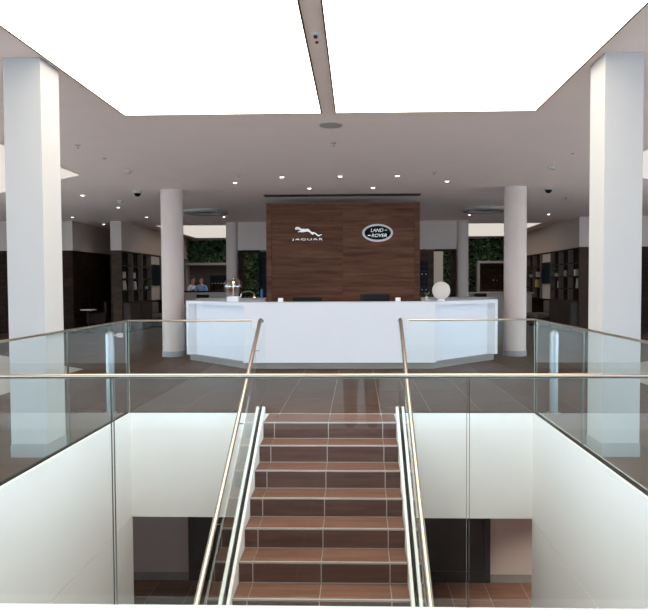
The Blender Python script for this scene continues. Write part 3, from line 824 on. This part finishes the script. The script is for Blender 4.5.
SHZ = [0.95, 1.335, 1.715, 2.13, 2.575]
for s, nm, d0 in ((-1, 'left', 19.42), (1, 'right', 19.10)):
    XF, XB = 7.05, 7.40
    struct(B(s*XF, s*XB, d0, YE, 2.60, HC).build('wall_upper_'+nm, 'wallgrey'), 'pale upper wall above the %s bookcase' % nm, 'wall')
    struct(B(s*(XB-0.04), s*(XB+0.02), d0+0.02, YE, 0, 2.60).build('wall_behind_bookcase_'+nm, 'darkwood'), 'dark wall behind the %s bookcase' % nm, 'wall')
    t = thing('bookcase', 'dark walnut open bookcase built into the %s side wall' % nm, 'bookcase', (0, d0, 0), 0, 'bookcases')
    B(s*XF, s*(XB-0.04), -0.02, 0.05, 0.93, 2.60).build('end_panel', 'shelfwood', t)
    B(s*(XF+0.16), s*(XB-0.04), 0.05, 5.9, 0.93, 2.60).build('back_panel', 'darkwood', t)
    segs = [0.05, 0.98, 1.90, 2.80]
    segs2 = [4.02, 4.95, 5.90]
    for y in segs[1:]+segs2: B(s*XF, s*(XF+0.16), y-0.02, y+0.02, 0.95, 2.575).build('divider', 'divider', t)
    for a, b in list(zip(segs, segs[1:]))+list(zip(segs2, segs2[1:])):
        for zz in SHZ: B(s*XF, s*(XF+0.16), a+0.02, b-0.02, zz-0.018, zz+0.018).build('shelf', 'shelfwood', t)
    B(s*(XF+0.08), s*(XF+0.16), 2.83, 3.99, 0.95, 2.55).build('screen_backing', 'beige', t)
    sc = thing('wall_screen', 'dark wall screen between the shelves of the %s bookcase' % nm, 'screen', (s*(XF+0.045), d0+3.40, 1.87), 0, 'wall screens')
    B(-0.02, 0.02, -0.52, 0.52, -0.38, 0.38).build('casing', 'black', sc, bevel=0.004)
    B(-s*0.023, -s*0.02, -0.50, 0.50, -0.36, 0.36).build('display', 'screen', sc)
    t = thing('base_cabinet', 'low grey brown cabinet below the %s bookcase' % nm, 'cabinet', (0, d0+0.06, 0), 0, 'low cabinets')
    B(s*(XF-0.22), s*(XB-0.06), 0.0, 2.1, 0.06, 0.90).build('body', 'cabgrey', t)
    B(s*(XF-0.24), s*(XB-0.06), -0.01, 2.12, 0.90, 0.928).build('top', 'shelfwood', t)
    B(s*XF, s*(XB-0.062), -0.08, -0.011, 0, 0.929).build('side_panel', 'shelfwood', t)
    B(s*(XF-0.18), s*(XB-0.08), 0.03, 2.08, 0, 0.06).build('kick_plate', 'black', t)
    for j in range(2):
        d = B(s*(XF-0.235), s*(XF-0.222), 0.02+j*1.04, 1.03+j*1.04, 0.08, 0.88).build('door', 'cabgrey', t)
        B(s*(XF-0.25), s*(XF-0.235), 0.93-0.06+j*0.22, 0.97+j*0.22, 0.84, 0.855).build('handle', 'black', d)
    t = thing('sofa_bench', 'grey upholstered bench beside the low cabinet on the %s wall' % nm, 'sofa', (0, d0+2.22, 0), 0, 'wall benches')
    B(s*(XF-0.60), s*(XB-0.08), 0.0, 1.40, 0.08, 0.32).build('base', 'fabric_dark', t)
    for j in range(2):
        B(s*(XF-0.60), s*(XF+0.05), 0.01+j*0.70, 0.69+j*0.70, 0.32, 0.46).build('seat_cushion', 'fabric', t, bevel=0.03)
        B(s*(XF+0.0), s*(XF+0.22), 0.01+j*0.70, 0.69+j*0.70, 0.46, 0.88).build('back_cushion', 'fabric', t, bevel=0.04)
    for j in range(2): B(s*(XF-0.55), s*(XF+0.2), 0.1+j*1.1, 0.2+j*1.1, 0, 0.08).build('foot', 'black', t)
    xs = s*(XF+0.075)
    e = 0.0185
    if s < 0:
        book(xs, d0+0.34, SHZ[2]+e, 0.05, 0.20, 0.13, 0.0, 'cream', 'small upright pale box file in the left bookcase, near upper row')
        book(xs, d0+1.22, SHZ[2]+e, 0.05, 0.18, 0.13, -0.12, 'cream', 'pale book standing in the middle bay of the left bookcase')
        book(xs, d0+0.40, SHZ[1]+e, 0.06, 0.30, 0.13, 0.30, 'cream', 'tall pale book leaning in the nearest bay of the left bookcase')
        book(xs, d0+1.30, SHZ[1]+e, 0.10, 0.26, 0.13, 0.22, 'mauve', 'thick grey book leaning in the middle bay of the left bookcase')
        plant(s*(XF+0.078), d0+2.45, SHZ[1]+e, 0.42, 'leafy green plant at the far bay of the left bookcase')
    else:
        book(xs, d0+0.30, SHZ[1]+e, 0.05, 0.30, 0.13, 0.22, 'cream', 'cream book leaning in the nearest bay of the right bookcase')
        book(xs, d0+0.42, SHZ[2]+e, 0.14, 0.20, 0.13, 0.0, 'mauve', 'grey picture book standing in the nearest bay of the right bookcase')
        book(xs, d0+2.05, SHZ[1]+e, 0.05, 0.22, 0.13, 0.15, 'cream', 'short cream book in the third bay of the right bookcase')
        book(xs, d0+4.62, SHZ[1]+e, 0.09, 0.28, 0.13, 0.15, 'yellow', 'yellow book leaning beyond the screen of the right bookcase')
        book(xs, d0+4.55, SHZ[2]+e, 0.07, 0.20, 0.13, 0.0, 'cream', 'cream book standing beyond the screen of the right bookcase')
        plant(s*(XF+0.078), d0+2.35, SHZ[2]+e, 0.30, 'small green plant in the third bay of the right bookcase')
        plant(s*(XF+0.078), d0+5.45, SHZ[2]+e, 0.30, 'trailing green plant at the far end of the right bookcase')
        v = thing('ornament', 'small two tone ornament in the second bay of the right bookcase', 'ornament', (xs, d0+1.45, SHZ[2]+e))
        MB().lathe([(0, 0), (0.05, 0), (0.05, 0.05), (0, 0.05)], 16).build('base', 'yellow', v, True)
        MB().lathe([(0.03, 0.05), (0.06, 0.10), (0.045, 0.17), (0.02, 0.20), (0, 0.20)], 16).build('figure', 'mauve', v, True)
    # alcove corridor and outer wing
    XA = 8.55
    struct(B(s*XA, s*(XA+0.3), d0-0.1, 24.5, 2.60, HC).build('wall_alcove_upper_'+nm, 'wallgrey'), 'pale wall above the %s alcove' % nm, 'wall')
    w = struct(B(s*(XA+0.02), s*(XA+0.3), d0-0.1, 24.5, 0, 2.60).build('wall_alcove_'+nm, 'darkwood'), 'dark wood lined wall of the %s alcove' % nm, 'wall')
    for j in range(4): B(s*XA, s*(XA+0.02), d0-0.08+j*1.12, d0-0.08+j*1.12+1.0, 0.05, 2.58).build('panel', 'darkwood', w)
    struct(B(s*XB, s*(XA+0.3), 24.5, 24.7, 0, HC).build('wall_alcove_end_'+nm, 'wallgrey'), 'end wall of the %s alcove' % nm, 'wall')
    struct(B(s*(XA+0.3), s*XO, d0-0.12, d0+0.1, 2.60, HC).build('wall_wing_upper_'+nm, 'wallgrey'), 'pale upper wing wall on the %s' % nm, 'wall')
    struct(B(s*(XA+0.3), s*XO, d0-0.10, d0+0.1, 0, 2.60).build('wall_wing_'+nm, 'darkwood'), 'dark timber wing wall on the %s' % nm, 'wall')
    # seat and table in the alcove
    t = thing('lounge_chair', 'dark lounge chair standing in the %s alcove' % nm, 'chair', (s*8.05, d0+0.75, 0), s*PI/2, 'alcove chairs')
    B(-0.32, 0.32, -0.32, 0.30, 0.28, 0.44).build('seat', 'fabric_dark', t, bevel=0.03)
    B(-0.32, 0.32, 0.22, 0.34, 0.44, 0.98).build('backrest', 'brownleather', t, bevel=0.03)
    for a in (-1, 1):
        B(a*0.32, a*0.40, -0.32, 0.32, 0.28, 0.62).build('armrest', 'brownleather', t, bevel=0.02)
        for b in (-1, 1): MB().tube([(a*0.28, b*0.27, 0.28), (a*0.30, b*0.29, 0)], 0.018, 8).build('leg', 'black', t, True)
    t = thing('side_table', 'small pale topped table beside the %s alcove chair' % nm, 'table', (s*8.15, d0+0.05, 0), 0, 'alcove tables')
    MB().lathe([(0, 0.72), (0.24, 0.72), (0.24, 0.75), (0, 0.75)], 28).build('top', 'creamleather', t, True)
    MB().tube([(0, 0, 0.02), (0, 0, 0.72)], 0.025, 12).build('stem', 'black', t, True)
    MB().lathe([(0, 0), (0.18, 0), (0.18, 0.012), (0, 0.025)], 24).build('base', 'black', t, True)

# ------------------------------------------------------------------ ceiling fittings
def downlight(x, y, lab, power=14.0, z=None):
    t = thing('downlight', lab, 'downlight', (x, y, HC if z is None else z), 0, 'recessed downlights')
    MB().lathe([(0.055, 0.0), (0.055, -0.010), (0.038, -0.014), (0.038, -0.002)][::-1], 20).build('bezel', 'white', t, True)
    MB().lathe([(0, -0.013), (0.038, -0.013), (0.038, -0.004), (0, -0.004)], 20).build('lens', 'led', t)
    ld = bpy.data.lights.new('downlight_beam', 'SPOT')
    ld.energy = power; ld.spot_size = math.radians(95); ld.spot_blend = 0.7; ld.shadow_soft_size = 0.04
    ld.color = (1.0, 0.88, 0.74)
    lo = bpy.data.objects.new('downlight_beam', ld); COL.objects.link(lo); lo.parent = t; lo.location = (0, 0, -0.02)
for x, y, lab in ((-2.05, 12.21, 'downlight above the left wing of the desk'), (-1.06, 11.6, 'downlight above the left third of the desk front'), (0.02, 11.58, 'downlight above the middle of the desk'),
                  (1.07, 11.58, 'downlight above the right third of the desk front'), (2.08, 12.25, 'downlight above the right wing of the desk'), (-0.66, 13.0, 'downlight before the walnut wall above the cat emblem'),
                  (0.66, 13.0, 'downlight before the walnut wall above the oval badge'), (-5.75, 13.75, 'downlight right of the left square pillar, nearest of its row'), (-5.8, 15.95, 'downlight left of the left round column, second of its row'),
                  (-5.86, 18.3, 'downlight left of the left round column, furthest of its row'), (-8.02, 18.2, 'downlight in front of the left alcove'), (-7.98, 20.35, 'downlight inside the left alcove'),
                  (-3.58, 18.34, 'downlight below the left ring fitting'), (3.60, 18.3, 'downlight below the right ring fitting'), (5.88, 18.3, 'downlight right of the right round column'), (7.98, 20.35, 'downlight inside the right alcove')):
    downlight(x, y, lab)
def detector(x, y, lab):
    t = thing('smoke_detector', lab, 'smoke detector', (x, y, HC), 0, 'smoke detectors')
    MB().lathe([(0, -0.055), (0.035, -0.055), (0.05, -0.035), (0.055, -0.018), (0.055, -0.016)], 24).build('sensor_head', 'mauve', t, True)
    MB().lathe([(0, -0.018), (0.065, -0.018), (0.065, 0.0), (0, 0)], 24).build('base', 'mauve', t, True)
detector(-3.66, 10.85, 'white smoke detector left of the desk, nearer one'); detector(-5.28, 14.75, 'white smoke detector left of the left round column')
detector(3.66, 10.8, 'white smoke detector right of the desk, nearer one'); detector(5.22, 14.7, 'white smoke detector right of the right round column')
for s, nm in ((-1, 'left'), (1, 'right')):
    t = thing('dome_camera', 'black dome security camera on the ceiling by the %s round column' % nm, 'camera', (s*4.32, 13.18, HC), 0, 'dome cameras')
    MB().lathe([(0, -0.05), (0.085, -0.05), (0.09, -0.03), (0.09, 0)], 28).build('housing', 'mauve', t, True)
    MB().lathe([(0, -0.125)]+[(0.072*math.sin(a), -0.052-0.073*math.cos(a)) for a in (0.3, 0.6, 0.9, 1.2, 1.5)], 28).build('dome', 'black', t, True)
    t = thing('ring_fitting', 'large flat ring ceiling fitting beyond the %s round column' % nm, 'ceiling fitting', (s*3.75, 16.85, HC), 0, 'ring fittings')
    MB().lathe([(0.40, -0.002), (0.40, -0.075), (0.44, -0.085), (0.56, -0.085), (0.60, -0.06), (0.60, -0.002)][::-1], 48).build('ring', 'ringgrey', t, True)
    MB().lathe([(0, -0.012), (0.40, -0.012), (0.40, -0.002), (0, -0.002)], 48).build('inner_disc', 'cabgrey', t, True)
for x, y, lab in ((-3.63, 8.83, 'sprinkler head near the left square pillar'), (-1.81, 11.28, 'sprinkler head above the desk on the left'), (0.0, 8.87, 'sprinkler head behind the round ceiling speaker'), (1.71, 11.25, 'sprinkler head above the desk on the right')):
    t = thing('sprinkler', lab, 'sprinkler', (x, y, HC), 0, 'sprinklers')
    MB().lathe([(0, -0.004), (0.04, -0.004), (0.04, 0), (0, 0)], 18).build('escutcheon', 'mauve', t, True)
    MB().lathe([(0.008, -0.04), (0.012, -0.02), (0.012, -0.003)], 10).build('body', 'mauve', t, True)
    MB().lathe([(0, -0.045), (0.022, -0.045), (0.022, -0.041), (0, -0.041)], 14).build('deflector', 'mauve', t, True)
for x, y, lab in ((-3.63, 9.75, 'tiny ceiling sensor left of the light ceiling'), (3.64, 9.72, 'tiny ceiling sensor right of the light ceiling')):
    tag(MB().lathe([(0, -0.02), (0.02, -0.018), (0.03, -0.004), (0.03, 0)], 16).build('ceiling_sensor', 'mauve', None, True, loc=(x, y, HC)), lab, 'sensor', 'ceiling sensors')
t = thing('ceiling_speaker', 'round flush ceiling speaker at the end of the centre strip', 'speaker', (0.0, 7.87, HC))
MB().lathe([(0, -0.006), (0.14, -0.006), (0.14, -0.001), (0, -0.001)], 36).build('grille', 'mauve', t, True)
MB().lathe([(0.14, -0.008), (0.155, -0.006), (0.155, -0.0005), (0.14, -0.0005)], 36).build('rim', 'silver', t, True)
t = thing('strip_detector', 'small detector on the strip between the two glowing panels', 'detector', (0.0, 5.02, HC))
MB().lathe([(0, -0.012), (0.022, -0.012), (0.05, -0.006), (0.05, 0)], 22).build('base', 'white', t, True)
MB().lathe([(0, -0.03), (0.014, -0.03), (0.018, -0.012)], 14).build('sensor_head', 'cabgrey', t, True)
B(-0.012, 0.012, 0.14, 0.17, -0.01, -0.0005).build('indicator', 'cabgrey', t)
t = thing('dark_slat_strip', 'long dark slatted strip on the ceiling before the walnut wall', 'ceiling strip', (0, 14.05, HC))  # thin black strip with grey brown slats just under the ceiling
B(-1.75, 1.75, -0.14, 0.14, -0.008, -0.001).build('backing', 'black', t)
for j in range(5): B(-1.75, 1.75, -0.14+j*0.0675, -0.13+j*0.0675, -0.018, -0.008).build('slat', 'cabgrey', t)
# unseen downlights added to brighten the lower level
for x, y, pw, lab in ((3.3, 8.9, 240, 'added unseen downlight on the lower level ceiling to the right'), (4.8, 8.9, 190, 'added unseen downlight at the far right of the lower level ceiling'), (-4.6, 8.6, 40, 'added unseen downlight at the left of the lower level ceiling')):
    downlight(x, y, lab, pw, FZ)

# ------------------------------------------------------------------ people
def skin_mesh(name, verts, edges, mat, parent, root=0, sub=2):
    me = bpy.data.meshes.new(name)
    me.from_pydata([v[:3] for v in verts], edges, [])
    me.materials.append(M[mat])
    o = bpy.data.objects.new(name, me); COL.objects.link(o); o.parent = parent
    md = o.modifiers.new('skin', 'SKIN'); md.use_smooth_shade = True
    for i, v in enumerate(verts):
        r = v[3]; r = r if isinstance(r, tuple) else (r, r)
        sv = me.skin_vertices[0].data[i]; sv.radius = r; sv.use_root = (i == root)
    ss = o.modifiers.new('sub', 'SUBSURF'); ss.levels = sub; ss.render_levels = sub
    return o
def person(label, loc, rz, arms, shirt, legs, shoes, vest=None, lean=0.0, turn=0.0):
    """faces -y; arms: per side (elbow, wrist, hand direction)"""
    t = thing('person', label, 'person', loc, rz)
    def ln(z): return -lean*max(0, z-0.95)
    V = [(0, 0, 0.95, (0.145, 0.105)), (0, ln(1.12), 1.12, (0.125, 0.095)), (0, ln(1.32), 1.32, (0.155, 0.105)), (0, ln(1.45)-0.005, 1.45, (0.10, 0.075)),
         (0, ln(1.52)-0.012, 1.53, 0.052), (0, ln(1.6)-0.03, 1.60, (0.062, 0.078)), (0, ln(1.68)-0.035, 1.68, (0.073, 0.092)), (0, ln(1.75)-0.025, 1.75, (0.068, 0.085)), (0, ln(1.79)-0.015, 1.79, (0.04, 0.05))]
    E = [(i, i+1) for i in range(8)]
    cloth_a, hands = [], []
    for s in (-1, 1):
        el, wr, hd = arms[0 if s < 0 else 1]
        b = len(V)
        V += [(s*0.17, ln(1.43), 1.43, 0.055), (*el, 0.042), (*wr, 0.028)]
        E += [(3, b), (b, b+1), (b+1, b+2)]
        w, h = Vector(wr), Vector(hd).normalized()
        side = h.cross(Vector((0, 0, 1)) if abs(h.z) < 0.9 else Vector((0, 1, 0))).normalized()
        pm = w+h*0.07
        V.append((*pm, (0.034, 0.018))); E.append((b+2, b+3))
        for f in range(4):
            q = pm+h*0.02+side*((f-1.5)*0.019)
            L = (0.070, 0.082, 0.076, 0.058)[f]
            dn = h.cross(side)
            c = len(V)
            V += [(*q, 0.009), (*(q+h*L*0.55), 0.0085), (*(q+h*L*0.9+dn*L*0.3), 0.007)]
            E += [(b+3, c), (c, c+1), (c+1, c+2)]
        c = len(V)
        th = w+h*0.03
        V += [(*(th-side*s*0.035), 0.010), (*(th-side*s*0.055+h*0.035), 0.008)]
        E += [(b+2, c), (c, c+1)]
        cloth_a.append(((s*0.17, ln(1.43), 1.43), el, wr))
    for s in (-1, 1):
        b = len(V)
        V += [(s*0.095, 0, 0.88, 0.088), (s*0.105, -0.01, 0.50, 0.056), (s*0.11, 0.015, 0.10, 0.036), (s*0.115, -0.10, 0.045, 0.03)]
        E += [(0, b), (b, b+1), (b+1, b+2), (b+2, b+3)]
    skin_mesh('body', V, E, 'skin', t)
    # shirt
    V = [(0, 0, 0.93, (0.165, 0.122)), (0, ln(1.12), 1.12, (0.148, 0.115)), (0, ln(1.32), 1.32, (0.175, 0.122)), (0, ln(1.45)-0.005, 1.46, (0.108, 0.082)), (0, ln(1.5)-0.01, 1.505, 0.062)]
    E = [(0, 1), (1, 2), (2, 3), (3, 4)]
    for sh, el, wr in cloth_a:
        b = len(V)
        V += [(*sh, 0.070), (*el, 0.056), (*wr, 0.040)]
        E += [(3, b), (b, b+1), (b+1, b+2)]
    skin_mesh('shirt', V, E, shirt, t)
    if vest:
        V = [(0, 0, 0.95, (0.172, 0.130)), (0, ln(1.12), 1.12, (0.158, 0.124)), (0, ln(1.32), 1.32, (0.182, 0.130)), (0, ln(1.42), 1.42, (0.12, 0.09))]
        skin_mesh('waistcoat', V, [(0, 1), (1, 2), (2, 3)], vest, t)
    V = [(0, 0, 0.97, (0.168, 0.125))]; E = []
    for s in (-1, 1):
        b = len(V)
        V += [(s*0.095, 0, 0.86, 0.105), (s*0.105, -0.01, 0.50, 0.078), (s*0.11, 0.012, 0.09, 0.066)]
        E += [(0, b), (b, b+1), (b+1, b+2)]
    skin_mesh('trousers', V, E, legs, t)
    for s in (-1, 1):
        skin_mesh('shoe', [(s*0.11, 0.05, 0.045, 0.042), (s*0.112, -0.06, 0.045, (0.048, 0.042)), (s*0.118, -0.17, 0.032, (0.044, 0.03))], [(0, 1), (1, 2)], shoes, t)
    hx, hy, hz_ = 0, ln(1.68)-0.035, 1.68
    hair = MB()
    hair.lathe([(r*0.098/0.1, zz) for r, zz in [(0.1*math.cos(a), 0.115*math.sin(a)) for a in (0.1, 0.4, 0.7, 1.0, 1.3, 1.5708)]], 20, (0, 0, 0))
    h = hair.build('hair', 'hair', t, True, loc=(hx, hy+0.018, hz_+0.045)); h.scale = (0.92, 1.12, 1.0); h.rotation_euler = (-0.25, 0, 0)
    for s in (-1, 1):
        MB().lathe(globe(0.011, 6), 10).build('eye', 'darkcloth', t, True, loc=(s*0.031, hy-0.084, 1.685))
        e = MB().lathe(globe(0.03, 8), 10).build('ear', 'skin', t, True, loc=(s*0.078, hy+0.005, 1.665)); e.scale = (0.35, 0.6, 1)
        B(-0.018, 0.018, -0.004, 0.004, -0.003, 0.003).build('eyebrow', 'hair', t, loc=(s*0.031, hy-0.088, 1.708))
    MB().prism([(0, 0.028), (-0.022, -0.018), (0.012, -0.022)], -0.011, 0.011, axis='x').build('nose', 'skin', t, loc=(0, hy-0.088, 1.655))
    B(-0.024, 0.024, -0.004, 0.004, -0.004, 0.004).build('mouth', plain('lips', (0.30, 0.12, 0.10), 0.6), t, loc=(0, hy-0.083, 1.612))
    return t
down = [((-0.24, -0.08, 1.20), (-0.16, -0.30, 1.16), (0.5, -1, 0)), ((0.24, -0.08, 1.20), (0.16, -0.30, 1.16), (-0.5, -1, 0))]
person('person in a blue shirt facing forward behind the bar counter', (-5.88, 24.75, 0), 0.0, down, 'shirtblue', 'darkcloth', 'black')
person('person in white shirt and dark waistcoat standing side on at the left of the bar', (-6.47, 25.3, 0), 1.15, down, 'shirtwhite', 'darkcloth', 'black', vest='vest', lean=0.15)
hold = [((-0.26, -0.10, 1.22), (-0.11, -0.28, 1.50), (0.25, -0.2, 1)), ((0.26, -0.10, 1.22), (0.11, -0.28, 1.50), (-0.25, -0.2, 1))]
person('person in brown trousers standing at the near balustrade, seen mirrored in the glass', (0.36, -0.36, 0), PI, hold, 'darkcloth', 'trousers', 'trousers')
